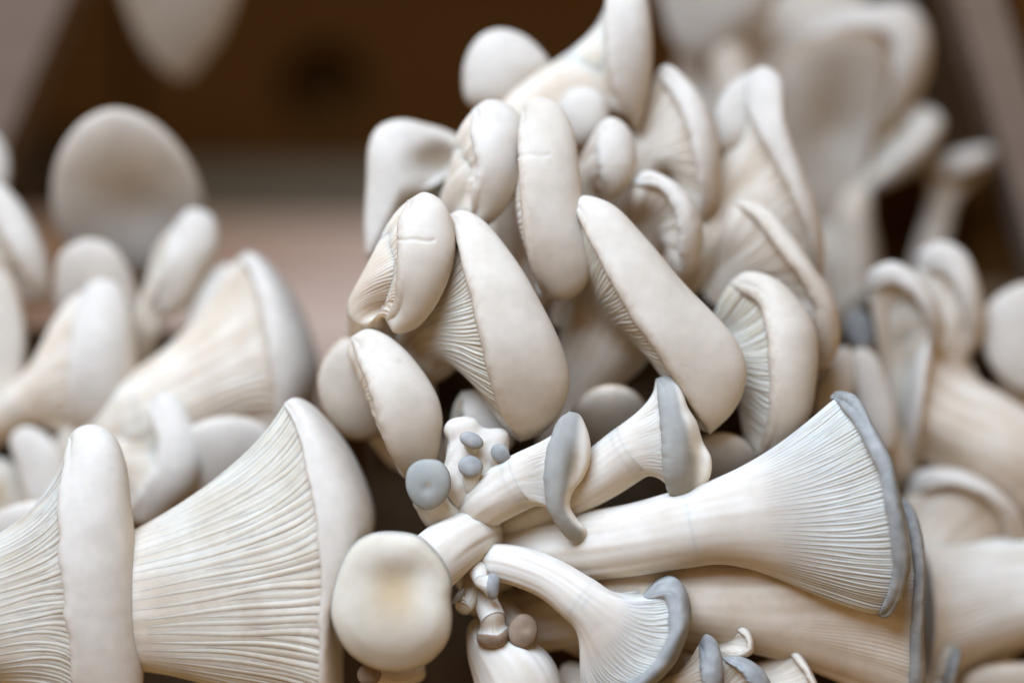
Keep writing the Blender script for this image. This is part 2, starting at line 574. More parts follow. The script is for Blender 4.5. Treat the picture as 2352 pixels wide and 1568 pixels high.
def face_cap(label, group, outline, d, h, stem, mat='cream', centre=None, p=2.2, gx=0.0, gy=0.0, lip=7, gills=0, gill_h=6, mix=0.6, k1=0.4, k2=0.4,
             lump=1.6, dents=(), name='oyster_mushroom', stem_mat='stem', nth=128, nr=30):
    """cap turned towards the viewer; outline: closed image polygon, h: dome height towards the viewer; gx, gy tip it"""
    COUNT[0] += 1
    seed = COUNT[0]
    d = d + OFF[0]
    stem = [(q[0], q[1], q[2] + OFF[0], q[3]) for q in stem]
    k = (DU + d) / DU
    O = smooth_line(outline, 360, closed=True)
    O = np.stack([(O[:, 0] - 1176) * k, -(O[:, 1] - 784) * k], -1)
    c = O.mean(0) if centre is None else np.array([(centre[0] - 1176) * k, -(centre[1] - 784) * k])
    ang = np.arctan2(O[:, 1] - c[1], -(O[:, 0] - c[0]))          # theta: 0 at left, pi/2 at top
    rad = np.hypot(O[:, 0] - c[0], O[:, 1] - c[1])
    o_ = np.argsort(ang)
    ang, rad = ang[o_], rad[o_]
    th = np.linspace(0, 2 * np.pi, nth, endpoint=False)
    rd = np.interp((th + np.pi) % (2 * np.pi) - np.pi, np.r_[ang - 2 * np.pi, ang, ang + 2 * np.pi], np.r_[rad, rad, rad])
    dirs = np.stack([-np.cos(th), np.sin(th)], -1)
    psi = np.linspace(np.pi / 2, 0, nr)
    rows, rims = [], []
    outw = np.stack([dirs[:, 0], np.zeros(nth), dirs[:, 1]], -1)
    n3 = unit(np.array([gx, -1.0, gy]))
    tilt = lambda X, Z: gx * (X - c[0]) + gy * (Z - c[1])
    def row(q, dep):
        X = c[0] + dirs[:, 0] * rd * q
        Z = c[1] + dirs[:, 1] * rd * q
        return np.stack([X, d + dep + tilt(X, Z), Z], -1)
    M = row(1.0, 0.0)
    for a in np.radians([130, 95, 60, 30]):
        rows.append(M + lip * (-np.sin(a) * n3 - (1 - np.cos(a)) * outw))
        rims.append(0)
    for q in np.sin(psi):
        rows.append(row(q, -h * (1 - min(q, 1) ** p) ** (1 / p)))
        rims.append(1 - q)
    G = np.array(rows)
    N3 = grid_normals(G)
    N3[-1] = n3
    sg = 1 if N3[len(rows) // 2 + 4, :, 1].mean() < 0 else -1
    N3 *= sg
    N3[-1] = n3
    am = np.clip(np.array(rims) / 0.3, 0, 1)
    disp = lumps(G, lump, seed) * am[:, None]
    for (cx, cy, dep, rx, ry) in dents:
        cc = pt(cx, cy, d)
        G[..., 1] += dep * np.exp(-((G[..., 0] - cc[0]) / rx) ** 2 - ((G[..., 2] - cc[2]) / ry) ** 2) * np.clip(np.array(rims) / 0.25, 0, 1)[:, None]
    G = G + N3 * disp[..., None]
    rimA = np.repeat(np.array(rims)[:, None], nth, 1)
    return finish(name, label, group, G, rimA, G[0], outw, n3, np.array([1., 0, 0]), stem, MAT[mat], MAT[stem_mat], MAT[stem_mat], gills, False, gill_h,
                  mix, k1, k2, seed, flipcap=(sg < 0))


def ell(cx, cy, rx, ry, rot=0, n=12):
    a = np.linspace(0, 2 * np.pi, n, endpoint=False)
    c, s = math.cos(math.radians(rot)), math.sin(math.radians(rot))
    return [(cx + rx * math.cos(t) * c - ry * math.sin(t) * s, cy + rx * math.cos(t) * s + ry * math.sin(t) * c) for t in a]


# ------------------------------------------------------------------ setting
def plain(name, col, col2, scale=(30, 30, 3), rough=0.75):
    m, nt, N, Lk, b = new_mat(name)
    tc = N.new('ShaderNodeTexCoord')
    mp = N.new('ShaderNodeMapping')
    mp.inputs['Scale'].default_value = scale
    Lk.new(tc.outputs['Object'], mp.inputs['Vector'])
    nz = N.new('ShaderNodeTexNoise')
    nz.inputs['Scale'].default_value = 4
    nz.inputs['Detail'].default_value = 6
    Lk.new(mp.outputs['Vector'], nz.inputs['Vector'])
    mx = N.new('ShaderNodeMix')
    mx.data_type = 'RGBA'
    mx.inputs['A'].default_value = (*col, 1)
    mx.inputs['B'].default_value = (*col2, 1)
    Lk.new(nz.outputs['Fac'], mx.inputs['Factor'])
    Lk.new(mx.outputs['Result'], b.inputs['Base Color'])
    b.inputs['Roughness'].default_value = rough
    b.inputs['Specular IOR Level'].default_value = 0.0
    return m


WOOD_DARK = plain('dark_brown_board', (0.050, 0.019, 0.004), (0.085, 0.034, 0.008), (3, 3, 40))
WOOD_OLIVE = plain('grey_brown_board', (0.12, 0.10, 0.062), (0.17, 0.14, 0.09), (3, 3, 40))
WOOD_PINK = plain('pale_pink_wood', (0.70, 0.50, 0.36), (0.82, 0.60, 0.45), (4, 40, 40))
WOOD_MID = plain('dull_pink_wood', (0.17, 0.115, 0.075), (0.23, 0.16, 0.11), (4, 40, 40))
SUBSTRATE = plain('dark_substrate', (0.03, 0.017, 0.008), (0.085, 0.051, 0.026), (30, 30, 30), 0.9)


def box_between(name, mat, x0, x1, y0, y1, d0, d1, kind=None, label=None, cat=None, group=None, slant=0.0, parent=None):
    """box that spans image x0..x1, y0..y1 at depth d0 and reaches back to d1 (axis of the camera's own depth)"""
    c0 = [pt(x0, y0, d0), pt(x1, y0, d0), pt(x1 + slant, y1, d0), pt(x0 + slant, y1, d0)]
    c1 = [p + np.array([0, d1 - d0, 0]) for p in c0]
    V = to_world(np.array(c0 + c1))
    base = V.mean(0)
    me = bpy.data.meshes.new(name)
    me.from_pydata([tuple(v - base) for v in V], [], [(3, 2, 1, 0), (4, 5, 6, 7), (0, 1, 5, 4), (1, 2, 6, 5), (2, 3, 7, 6), (3, 0, 4, 7)])
    me.update()
    me.materials.append(mat)
    o = bpy.data.objects.new(name, me)
    sc.collection.objects.link(o)
    o.location = base
    if parent:
        o.parent = parent
        o.location = base - np.array(parent.location)
    if kind:
        o['kind'] = kind
    if label:
        o['label'] = label
        o['category'] = cat
    if group:
        o['group'] = group
    return o


def board_with_hole(name, mat, x0, x1, y0, y1, d, hx, hy, hr, label, cat):
    a = np.linspace(0, 2 * np.pi, 48, endpoint=False)
    inner = np.array([pt(hx + hr * math.cos(t), hy + hr * math.sin(t), d) for t in a])
    outer = []
    for t in a:
        c, s = math.cos(t), math.sin(t)
        k = min((x1 - hx) / c if c > 1e-6 else 1e9, (x0 - hx) / c if c < -1e-6 else 1e9,
                (y1 - hy) / s if s > 1e-6 else 1e9, (y0 - hy) / s if s < -1e-6 else 1e9)
        outer.append(pt(hx + k * c, hy + k * s, d))
    outer = np.array(outer)
    th = np.array([0, 160, 0])
    G = np.array([inner + th, inner, outer, outer + th])
    base = to_world(G.reshape(-1, 3)).mean(0)
    o = grid_mesh(name, G, mat, None, base)
    for pl in o.data.polygons:
        pl.use_smooth = False
    o['label'] = label
    o['category'] = cat
    return o


WD = 3600      # depth of the back boards
board_with_hole('back_board', WOOD_DARK, 318, 2000, -420, 372, WD, 745, 205, 105, 'dark brown back board with a round hole behind the mushrooms', 'board')
box_between('back_board', WOOD_OLIVE, 318, 2000, 378, 545, WD - 20, WD + 150, label='grey brown lower board under the board with the hole', cat='board')
box_between('back_board', WOOD_DARK, 60, 285, -420, 300, WD - 10, WD + 150, label='dark brown narrow board left of the dark gap', cat='board')
box_between('hole_backing', WOOD_DARK, 560, 930, 60, 372, WD + 250, WD + 300, label='dark brown panel seen through the round hole', cat='panel')
box_between('wall', SUBSTRATE, -2500, 5000, -2500, 3500, WD + 500, WD + 600, kind='structure')
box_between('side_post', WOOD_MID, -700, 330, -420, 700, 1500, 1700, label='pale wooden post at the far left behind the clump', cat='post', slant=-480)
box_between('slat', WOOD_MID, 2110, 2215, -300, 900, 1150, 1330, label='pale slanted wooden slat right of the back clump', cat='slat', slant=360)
box_between('side_board', WOOD_DARK, 2222, 2900, -300, 900, 1240, 1420, label='dark brown board right of the slanted pale slat', cat='board', slant=360)


box_between('lower_board', WOOD_DARK, 1850, 2420, 400, 900, 1400, 1500, label='dark brown board behind the right clump under the slanted slat', cat='board')


def ledge():
    # horizontal pale ledge whose top is seen behind the clumps
    a = to_world(pt(700, 505, WD - 40))
    z = a[2]
    y1 = a[1]
    y0 = y1 - 0.13
    V = [(-0.5, y0, z - 0.02), (0.5, y0, z - 0.02), (0.5, y1, z - 0.02), (-0.5, y1, z - 0.02), (-0.5, y0, z), (0.5, y0, z), (0.5, y1, z), (-0.5, y1, z)]
    me = bpy.data.meshes.new('ledge')
    me.from_pydata(V, [], [(3, 2, 1, 0), (4, 5, 6, 7), (0, 1, 5, 4), (1, 2, 6, 5), (2, 3, 7, 6), (3, 0, 4, 7)])
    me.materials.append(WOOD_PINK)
    o = bpy.data.objects.new('ledge', me)
    sc.collection.objects.link(o)
    o['kind'] = 'structure'


ledge()


def growing_block(x0, x1, y0, y1, d0, d1, label, seed):
    """lumpy dark block of growing medium"""
    n = 40
    us = np.linspace(-1, 1, n)
    th = np.linspace(0, 2 * np.pi, 96, endpoint=False)
    c0, c1 = pt(x0, y0, d0), pt(x1, y1, d0)
    cx, cz = (c0[0] + c1[0]) / 2, (c0[2] + c1[2]) / 2
    hx, hz = abs(c1[0] - c0[0]) / 2, abs(c0[2] - c1[2]) / 2
    cy, hy = (d0 + d1) / 2, (d1 - d0) / 2
    rows = []
    for v in np.linspace(-np.pi / 2, np.pi / 2, n):
        e = 0.35
        w = lambda q: np.sign(q) * np.abs(q) ** e
        x = w(math.cos(v)) * w(np.cos(th))
        y = w(math.cos(v)) * w(np.sin(th))
        z = w(math.sin(v)) * np.ones_like(th)
        rows.append(np.stack([cx + hx * x, cy + hy * y, cz + hz * z], -1))
    G = np.array(rows)
    G = G + (lumps(G, 14, seed, (0.01, 0.05)))[..., None] * unit(G - np.array([cx, cy, cz]))
    base = to_world(np.array([cx, cy, cz - hz]))
    o = grid_mesh('growing_block', G, SUBSTRATE, None, base)
    o['label'] = label
    o['category'] = 'growing block'
    o['group'] = 'blocks the mushrooms grow from'


growing_block(830, 1900, 620, 2000, 330, 1000, 'dark growing block behind the central clump of mushrooms', 11)
growing_block(-500, 640, 760, 2000, 740, 1300, 'dark growing block behind the left clump of mushrooms', 12)
growing_block(1930, 3000, 640, 2000, 800, 1350, 'dark growing block behind the right clump of mushrooms', 13)

# ------------------------------------------------------------------ mushrooms
GC = 'mushrooms of the central clump'
GL = 'mushrooms of the left clump'
GR = 'mushrooms of the right clump'
GB = 'mushrooms of the far upper clump'
GP = 'tiny young mushrooms on the pale base'

# --- central clump, upper fans
edge_cap('long cream cap with brown margin hanging straight above the tiny blue-grey pins', GC,
         [(1032, 490), (1052, 580), (1080, 690), (1105, 800), (1130, 900), (1160, 975), (1195, 1018)],
         [(1062, 481), (1110, 505), (1180, 590), (1250, 710), (1300, 820), (1308, 890), (1285, 955), (1240, 1000)],
         60, 95, [(985, 800, 240, 84), (950, 860, 290, 60), (1000, 1050, 340, 42), (1080, 1120, 400, 40)], gills=66, single=True, gill_h=3.2, gfade=1.2)
edge_cap('longest cream cap slanting down to the right beside the arched cap', GC,
         [(1312, 470), (1340, 540), (1390, 640), (1440, 730), (1500, 815), (1560, 905), (1600, 960), (1630, 998)],
         [(1335, 448), (1400, 465), (1480, 545), (1560, 640), (1640, 720), (1690, 780), (1714, 840), (1707, 900), (1680, 950)],
         90, 105, [(1385, 790, 360, 116), (1310, 920, 380, 70), (1250, 1050, 370, 45), (1220, 1120, 420, 45)], gills=72, single=True, gill_h=2.6, gfade=1.1, curl=20)
edge_cap('greyish cream cap with a crack across it, left of the long hanging cap', GC,
         [(935, 458), (916, 500), (914, 573), (910, 650), (903, 706), (885, 737)],
         [(975, 440), (1020, 465), (1042, 520), (1047, 580), (1028, 650), (990, 718), (950, 757), (905, 765)],
         50, 75, [(845, 715, 120, 50), (850, 800, 250, 50), (950, 950, 340, 45), (1050, 1100, 420, 40)], gills=30, gill_h=4, wave=0.3, cracks=[(905, 553, 1000, 556, 3.5, 3.5)], nth=280, nr=60)
edge_cap('cream cap curving down on the left of the clump with a torn top edge', GC,
         [(803, 775), (815, 812), (840, 870), (860, 930), (880, 1000), (905, 1060), (935, 1105)],
         [(840, 755), (880, 765), (930, 800), (985, 870), (1012, 930), (1016, 990), (1000, 1060), (970, 1095)],
         75, 80, [(930, 930, 260, 60), (950, 1010, 300, 52), (990, 1090, 360, 50), (1040, 1150, 420, 45)], gills=30, gill_h=2)
face_cap('shaded beige cap peeking out behind the cap with the torn top edge', GC,
         [(728, 880), (745, 820), (790, 775), (850, 770), (900, 830), (910, 920), (870, 1000), (800, 1010), (745, 960)],
         230, 60, [(850, 900, 320, 55), (900, 1000, 360, 50), (1000, 1120, 430, 45)], mat='cream', gy=-0.4)
edge_cap('upright cream cap with a small crack, in the middle of the clump', GC,
         [(1195, 248), (1185, 300), (1188, 400), (1195, 500), (1205, 580), (1222, 640), (1250, 687)],
         [(1215, 225), (1250, 222), (1285, 240), (1318, 300), (1330, 390), (1340, 500), (1358, 570), (1360, 620), (1340, 662), (1300, 690)],
         125, 75, [(1240, 590, 330, 48), (1215, 700, 360, 45), (1190, 900, 420, 45), (1180, 1050, 430, 45)], gills=34, gill_h=3, wave=0.35, cracks=[(1186, 362, 1262, 362, 3.0, 3.5)], nth=280, nr=60)
edge_cap('cream cap with a waist, half hidden behind the upright cracked cap', GC,
         [(1085, 250), (1080, 300), (1090, 360), (1095, 395), (1083, 450), (1080, 500)],
         [(1120, 230), (1165, 238), (1195, 270), (1200, 350), (1190, 430), (1150, 492), (1105, 522)],
         150, 75, [(1045, 500, 300, 44), (1050, 600, 400, 44), (1080, 800, 430, 44), (1120, 1000, 440, 44)], gills=0, gill_h=3, mat='pale')
face_cap('broad cream cap with a notched edge at the upper left of the clump', GC,
         [(850, 325), (872, 290), (920, 273), (980, 283), (1035, 300), (1075, 330), (1062, 372), (1020, 410), (980, 440), (930, 475), (885, 560), (848, 600), (838, 540), (842, 430)],
         360, 60, [(930, 470, 520, 40), (960, 600, 540, 42), (1020, 800, 540, 44), (1080, 1000, 480, 44)], dents=[(1010, 385, 75, 60, 50)], mat='pale', gy=0.05, gx=0.2)
face_cap('rounded pale cap standing up against the dark board above the clump', GC,
         [(1062, 170), (1080, 110), (1110, 78), (1150, 67), (1200, 80), (1240, 112), (1266, 155), (1225, 215), (1150, 260), (1075, 240)],
         430, 70, [(1160, 230, 500, 45), (1150, 400, 500, 45), (1150, 700, 500, 45), (1150, 900, 500, 45)], mat='pale')
edge_cap('tall pale cap cut by the top of the picture', GC,
         [(1400, -60), (1382, 30), (1384, 120), (1400, 200), (1430, 268), (1462, 302)],
         [(1440, -75), (1482, -20), (1496, 60), (1498, 130), (1492, 200), (1478, 260)],
         340, 85, [(1215, 300, 370, 92), (1190, 440, 400, 65), (1190, 700, 440, 50), (1190, 950, 480, 50)], gills=0, mat='pale', mix=0.9, k1=0.45, k2=0.35)
face_cap('pale folded knob under the tall pale cap at the top', GC,
         [(1278, 250), (1300, 212), (1345, 200), (1388, 225), (1400, 280), (1372, 330), (1325, 340), (1288, 305)],
         330, 50, [(1335, 300, 400, 45), (1300, 450, 420, 45), (1230, 800, 450, 45), (1200, 1000, 480, 45)], mat='pale')
edge_cap('small egg shaped cream cap right of the upright cracked cap', GC,
         [(1374, 285), (1365, 330), (1370, 390), (1385, 440), (1402, 466)],
         [(1405, 270), (1440, 290), (1460, 340), (1459, 390), (1440, 432)],
         250, 55, [(1345, 440, 330, 40), (1320, 560, 360, 38), (1270, 800, 400, 40), (1230, 1000, 440, 40)], gills=0, mat='pale')
edge_cap('cream cap with a thin margin right of the small egg shaped cap', GC,
         [(1508, 165), (1540, 222), (1568, 300), (1588, 380), (1604, 450), (1612, 512)],
         [(1530, 147), (1572, 175), (1622, 240), (1651, 330), (1654, 400), (1642, 470)],
         340, 95, [(1475, 400, 430, 58), (1430, 560, 440, 50), (1310, 800, 450, 48), (1250, 1000, 480, 48)], gills=30, gill_h=4, mat='pale')
edge_cap('ring shaped cream cap with shaded hollow beside the longest slanting cap', GC,
         [(1450, 420), (1500, 428), (1537, 480), (1552, 535), (1560, 590), (1572, 640)],
         [(1480, 393), (1530, 408), (1582, 450), (1610, 510), (1614, 560), (1600, 612)],
         240, 85, [(1480, 580, 400, 50), (1430, 700, 420, 46), (1330, 900, 430, 46), (1270, 1050, 450, 46)], gills=30, gill_h=1.5, mat='pale')
face_cap('pale rounded cap tucked behind the narrow long back cap', GC,
         [(1640, 270), (1655, 220), (1690, 182), (1740, 165), (1760, 220), (1740, 290), (1700, 345), (1655, 350)],
         430, 50, [(1700, 330, 480, 40), (1650, 500, 500, 44), (1500, 800, 500, 46), (1350, 1000, 520, 46)], mat='pale')
edge_cap('long narrow pale cap running down the right back of the clump', GC,
         [(1700, 205), (1722, 292), (1762, 372), (1802, 450), (1840, 530), (1868, 600), (1888, 655)],
         [(1715, 175), (1752, 150), (1792, 180), (1802, 270), (1832, 370), (1872, 470), (1893, 560), (1896, 625)],
         380, 90, [(1620, 560, 410, 62), (1560, 660, 430, 55), (1430, 880, 480, 50), (1320, 1050, 520, 50)], gills=24, gill_h=3, mat='pale')
edge_cap('slender cream cap sloping down beyond the arched cap', GC,
         [(1687, 459), (1730, 503), (1765, 561), (1800, 611), (1835, 662), (1860, 720), (1870, 790), (1876, 860)],
         [(1720, 458), (1762, 478), (1819, 544), (1872, 625), (1907, 674), (1928, 741), (1927, 793), (1907, 840)],
         270, 90, [(1645, 700, 440, 66), (1580, 800, 450, 55), (1440, 950, 460, 50), (1330, 1080, 480, 50)], gills=30, gill_h=3)
edge_cap('arched cream cap with visible pinkish gills under its left side', GC,
         [(1680, 648), (1728, 678), (1746, 741), (1751, 811), (1758, 916), (1754, 1008), (1742, 1056)],
         [(1715, 623), (1782, 640), (1836, 691), (1869, 751), (1876, 811), (1872, 881), (1861, 952), (1836, 1008), (1780, 1050)],
         170, 90, [(1625, 870, 330, 74), (1550, 950, 370, 58), (1420, 1030, 420, 50), (1320, 1100, 460, 50)], gills=56, single=True, gill_h=5)

# --- shaded stems low inside the central clump
edge_cap('shaded lilac grey young cap in the gap above the pale base', GC,
         [(1060, 898), (1058, 940), (1070, 990), (1090, 1030)],
         [(1100, 893), (1150, 905), (1175, 960), (1180, 1020), (1140, 1050)],
         190, 45, [(1050, 1040, 230, 30), (1060, 1100, 280, 30), (1080, 1160, 350, 30)], gills=0, mat='pale')
face_cap('shaded brownish cap deep in the clump behind the grey caps', GC, ell(1400, 975, 95, 95), 260, 60,
         [(1390, 1000, 400, 45), (1330, 1080, 440, 45), (1250, 1150, 480, 45)], mat='cream', gy=-0.9)
face_cap('shaded mauve cap between the arched cap and the big blue-rimmed fan', GC, ell(1650, 1075, 90, 85), 240, 60,
         [(1630, 1090, 400, 45), (1540, 1130, 440, 45), (1400, 1180, 480, 45)], mat='pale', gy=-0.9)

# --- lower bouquet
edge_cap('large open fan with fine gills and a long blue-grey rim', GC,
         [(1914, 914), (1943, 958), (1965, 1014), (1986, 1057), (1998, 1115), (2009, 1180), (2022, 1254), (2028, 1311), (2024, 1369), (2014, 1411)],
         [(1925, 899), (1955, 901), (1977, 928), (1985, 951), (2006, 991), (2032, 1043), (2050, 1108), (2060, 1155), (2072, 1215), (2080, 1281), (2068, 1342), (2052, 1388), (2030, 1418)],
         40, 170, [(1590, 1210, 40, 92), (1450, 1240, 55, 82), (1330, 1255, 95, 80), (1210, 1265, 150, 74), (1120, 1255, 220, 60)], mat='grey', gills=84, single=True,
         gill_h=2.7, p=2.4, lip=20, back=0.8, mix=0.32, k1=0.34, k2=0.3, tend=0.72, gfade=1.5, curl=0, stem_mat='white')
edge_cap('shaded fan with a thin blue-grey rim below the large open fan', GC,
         [(2058, 1140), (2066, 1200), (2072, 1290), (2065, 1388), (2062, 1465), (2066, 1568), (2070, 1640)],
         [(2085, 1150), (2107, 1215), (2112, 1292), (2103, 1369), (2107, 1465), (2116, 1568), (2110, 1630)],
         180, 160, [(1560, 1375, 130, 102), (1430, 1365, 150, 98), (1300, 1400, 210, 92), (1170, 1430, 280, 75)], mat='grey', gills=60, gill_h=2.5, p=2.4, lip=16, back=0.8,
         mix=0.3, k1=0.3, k2=0.42, tend=0.6, curl=0)
edge_cap('grey S-curved young cap on a ribbed pale stem', GC,
         [(1308, 944), (1281, 953), (1260, 996), (1248, 1050), (1247, 1103), (1252, 1155), (1266, 1196), (1288, 1230), (1306, 1247), (1323, 1254)],
         [(1332, 951), (1349, 986), (1356, 1026), (1352, 1066), (1336, 1104), (1316, 1130), (1310, 1160), (1326, 1190), (1348, 1216), (1343, 1243)],
         10, 62, [(1185, 1112, 25, 64), (1130, 1145, 45, 60), (1090, 1185, 110, 50), (1080, 1230, 180, 40)], mat='greyc', gills=26, gill_h=2.5, lip=24, mix=0.85, k1=0.32, tend=0.8,
         dents=[(1322, 1085, 30, 22, 55)], stem_mat='white')
edge_cap('hollowed grey young cap with a blue tinted edge under the longest slanting cap', GC,
         [(1508, 871), (1506, 904), (1510, 968), (1513, 1014), (1517, 1073), (1529, 1132), (1543, 1153), (1560, 1160)],
         [(1529, 864), (1555, 873), (1570, 904), (1580, 935), (1600, 968), (1615, 1014), (1632, 1050), (1631, 1092), (1612, 1130), (1590, 1148)],
         35, 70, [(1440, 1045, 55, 66), (1380, 1088, 75, 62), (1290, 1140, 105, 56), (1190, 1190, 140, 50), (1130, 1220, 200, 40)], mat='greyc', gills=26, gill_h=2.5, lip=26, mix=0.85, k1=0.32, tend=0.8,
         dents=[(1603, 1060, 34, 24, 80)], stem_mat='white')
edge_cap('small white gilled fan with a curled blue-grey rim and bent stem', GC,
         [(1479, 1368), (1523, 1353), (1532, 1376), (1530, 1409), (1527, 1440), (1512, 1471), (1488, 1512), (1459, 1545), (1430, 1566), (1370, 1610)],
         [(1512, 1335), (1541, 1324), (1563, 1335), (1580, 1366), (1586, 1404), (1577, 1452), (1558, 1500), (1529, 1538), (1493, 1570), (1420, 1625)],
         0, 120, [(1335, 1378, -20, 56), (1265, 1330, 0, 48), (1190, 1300, 20, 46), (1130, 1290, 60, 44), (1090, 1300, 150, 40)], mat='grey', gills=64, single=True, gill_h=2.6, tend=0.6, gfade=1.3, curl=0,
         lip=18, back=0.7, mix=0.25, k1=0.4, k2=0.35, stem_mat='white')
face_cap('round tan cap with blue-grey edge facing out beside the left fan', GC,
         [(890, 1219), (962, 1230), (997, 1259), (1024, 1297), (1038, 1337), (1036, 1373), (1039, 1421), (1032, 1464), (1009, 1500), (973, 1528), (926, 1543),
          (878, 1540), (830, 1521), (795, 1492), (771, 1452), (759, 1409), (761, 1361), (778, 1302), (807, 1254), (842, 1228)],
         -90, 58, [(985, 1300, -20, 70), (1035, 1258, 20, 68), (1085, 1232, 70, 62), (1115, 1225, 140, 50)], mat='disc', centre=(912, 1345), p=2.2, dents=[(925, 1325, 26, 85, 50), (900, 1450, -10, 140, 60)], stem_mat='white', lip=9)
face_cap('small round grey cap with a brown dimple beside the three pins', GC,
         [(983, 1053), (1010, 1058), (1030, 1080), (1036, 1112), (1028, 1140), (1008, 1161), (978, 1171), (952, 1157), (936, 1132), (931, 1103), (938, 1075), (957, 1058)],
         -10, 26, [(985, 1150, 40, 36), (1010, 1180, 70, 42), (1060, 1200, 120, 46), (1090, 1220, 180, 40)], mat='greyd', dents=[(981, 1120, 4, 14, 14)], stem_mat='white', lip=6)

# --- pins and the pale base they sit on
P_ST = 'white'
face_cap('tiny tilted blue-grey pin at the top of the pale base', GP, ell(1083, 1011, 29, 18, 22), 0, 12, [(1083, 1016, 22, 17), (1086, 1050, 60, 20), (1090, 1090, 110, 22)], mat='grey', name='mushroom_pin', stem_mat=P_ST, lip=3, lump=.6, nth=64, nr=16)
face_cap('tiny rounder blue-grey pin below the topmost pin of the pale base', GP, ell(1081, 1071, 29, 25, 10), -5, 13, [(1084, 1088, 18, 22), (1087, 1118, 40, 26), (1090, 1150, 100, 24)], mat='grey', name='mushroom_pin', stem_mat=P_ST, lip=3, lump=.6, nth=64, nr=16)
face_cap('tiny pale grey pin at the right edge of the pale base', GP, ell(1149, 1041, 24, 20, 48), 5, 12, [(1146, 1048, 30, 17), (1130, 1075, 70, 20), (1110, 1110, 120, 22)], mat='grey', name='mushroom_pin', stem_mat=P_ST, lip=3, lump=.6, nth=64, nr=16)
edge_cap('tiny capsule shaped blue-grey pin lying on the bent white stem', GP, [(1122, 1318), (1117, 1345), (1121, 1372)], [(1134, 1316), (1147, 1328), (1147, 1350), (1141, 1372), (1130, 1377)], -20, 14,
         [(1104, 1330, -5, 18), (1098, 1310, 20, 22), (1095, 1280, 90, 24)], mat='grey', name='mushroom_pin', stem_mat=P_ST, gills=0, lip=3, lump=.5, nth=64, nr=16, wave=.3)
face_cap('tiny round brown pin in the shade under the bent white stem', GP, ell(1201, 1448, 35, 40, 10), 20, 16, [(1205, 1452, 50, 24), (1190, 1440, 90, 26), (1160, 1400, 160, 28)], mat='brown', name='mushroom_pin', lip=4, lump=.8, nth=64, nr=16, dents=[(1205, 1440, 3, 12, 12)])
edge_cap('tiny brown capped pin hanging upside down beside the round brown pin', GP, [(1095, 1455), (1115, 1452), (1145, 1452), (1168, 1440)], [(1096, 1472), (1118, 1486), (1150, 1484), (1168, 1462)], 25, 30,
         [(1130, 1415, 25, 30), (1118, 1385, 50, 28), (1110, 1340, 110, 28)], mat='brown', name='mushroom_pin', gills=0, lip=4, lump=.6, nth=64, nr=16, wave=.3, stem_mat=P_ST)
edge_cap('tiny dark grey pin beside the round tan cap', GP, [(1040, 1372), (1050, 1358), (1068, 1350)], [(1036, 1385), (1045, 1385), (1062, 1370)], 10, 16,
         [(1066, 1392, 25, 20), (1078, 1370, 50, 22), (1085, 1320, 120, 24)], mat='grey', name='mushroom_pin', gills=0, lip=3, lump=.4, nth=64, nr=16, wave=.2, stem_mat=P_ST)

face_cap('tiny olive brown bulb under the round tan cap', GP, ell(848, 1548, 28, 26), -30, 18, [(860, 1552, 10, 18), (900, 1560, 60, 22), (960, 1540, 140, 24)], mat='brown', name='mushroom_pin', lip=4, lump=.6, nth=64, nr=16)


def lump_base(label, blobs, seed, name='tissue_lump'):
    """irregular pale tissue: soft union of spheres meshed by ray marching from its centre"""
    B = np.array([list(pt(x, y, d)) + [r] for x, y, d, r in blobs])
    c = B[:, :3].mean(0)
    nt_, np_ = 90, 60
    th = np.linspace(0, 2 * np.pi, nt_, endpoint=False)
    ph = np.linspace(0.02, np.pi - 0.02, np_)
    D = np.stack([np.sin(ph)[:, None] * np.cos(th), np.sin(ph)[:, None] * np.sin(th), np.cos(ph)[:, None] * np.ones_like(th)], -1)
    best = np.zeros((np_, nt_))
    for s in np.linspace(0, 220, 221):
        Pq = c + D * s
        f = np.zeros((np_, nt_))
        for b in B:
            f += np.exp(-((Pq - b[:3]) ** 2).sum(-1) / (b[3] ** 2) * 1.2)
        best = np.where(f > 0.42, s, best)
    G = c + D * best[..., None]
    G = G + D * lumps(G, 2.2, seed, (0.05, 0.16))[..., None]
    base = to_world(c - np.array([0, 0, 60]))
    o = grid_mesh(name, G, MAT['white'], None, base, flip=True)
    o['label'] = label
    o['category'] = 'tissue'
    return o


lump_base('torn white base tissue carrying the three tiny grey pins',
          [(1045, 985, 60, 30), (1075, 978, 60, 22), (1100, 1020, 70, 45), (1150, 1005, 70, 24), (1140, 1050, 75, 34), (1060, 1040, 60, 34), (1055, 1090, 60, 44), (1100, 1090, 80, 50), (1075, 1130, 80, 50)], 3)
lump_base('white knotted tissue where the lower stems join', [(1090, 1250, 190, 60), (1130, 1230, 180, 70), (1080, 1310, 170, 50), (1150, 1300, 190, 60), (1100, 1380, 170, 40)], 5)

# big pale stem at the bottom
edge_cap('thick white stem rising from below under the two brown pins', GC,
         [(1090, 1720), (1160, 1740), (1240, 1740), (1330, 1720)], [(1120, 1800), (1220, 1830), (1310, 1790)], 90, 60,
         [(1215, 1640, 70, 95), (1180, 1560, 70, 98), (1140, 1500, 90, 70), (1110, 1440, 160, 40)], gills=0, stem_mat='white')

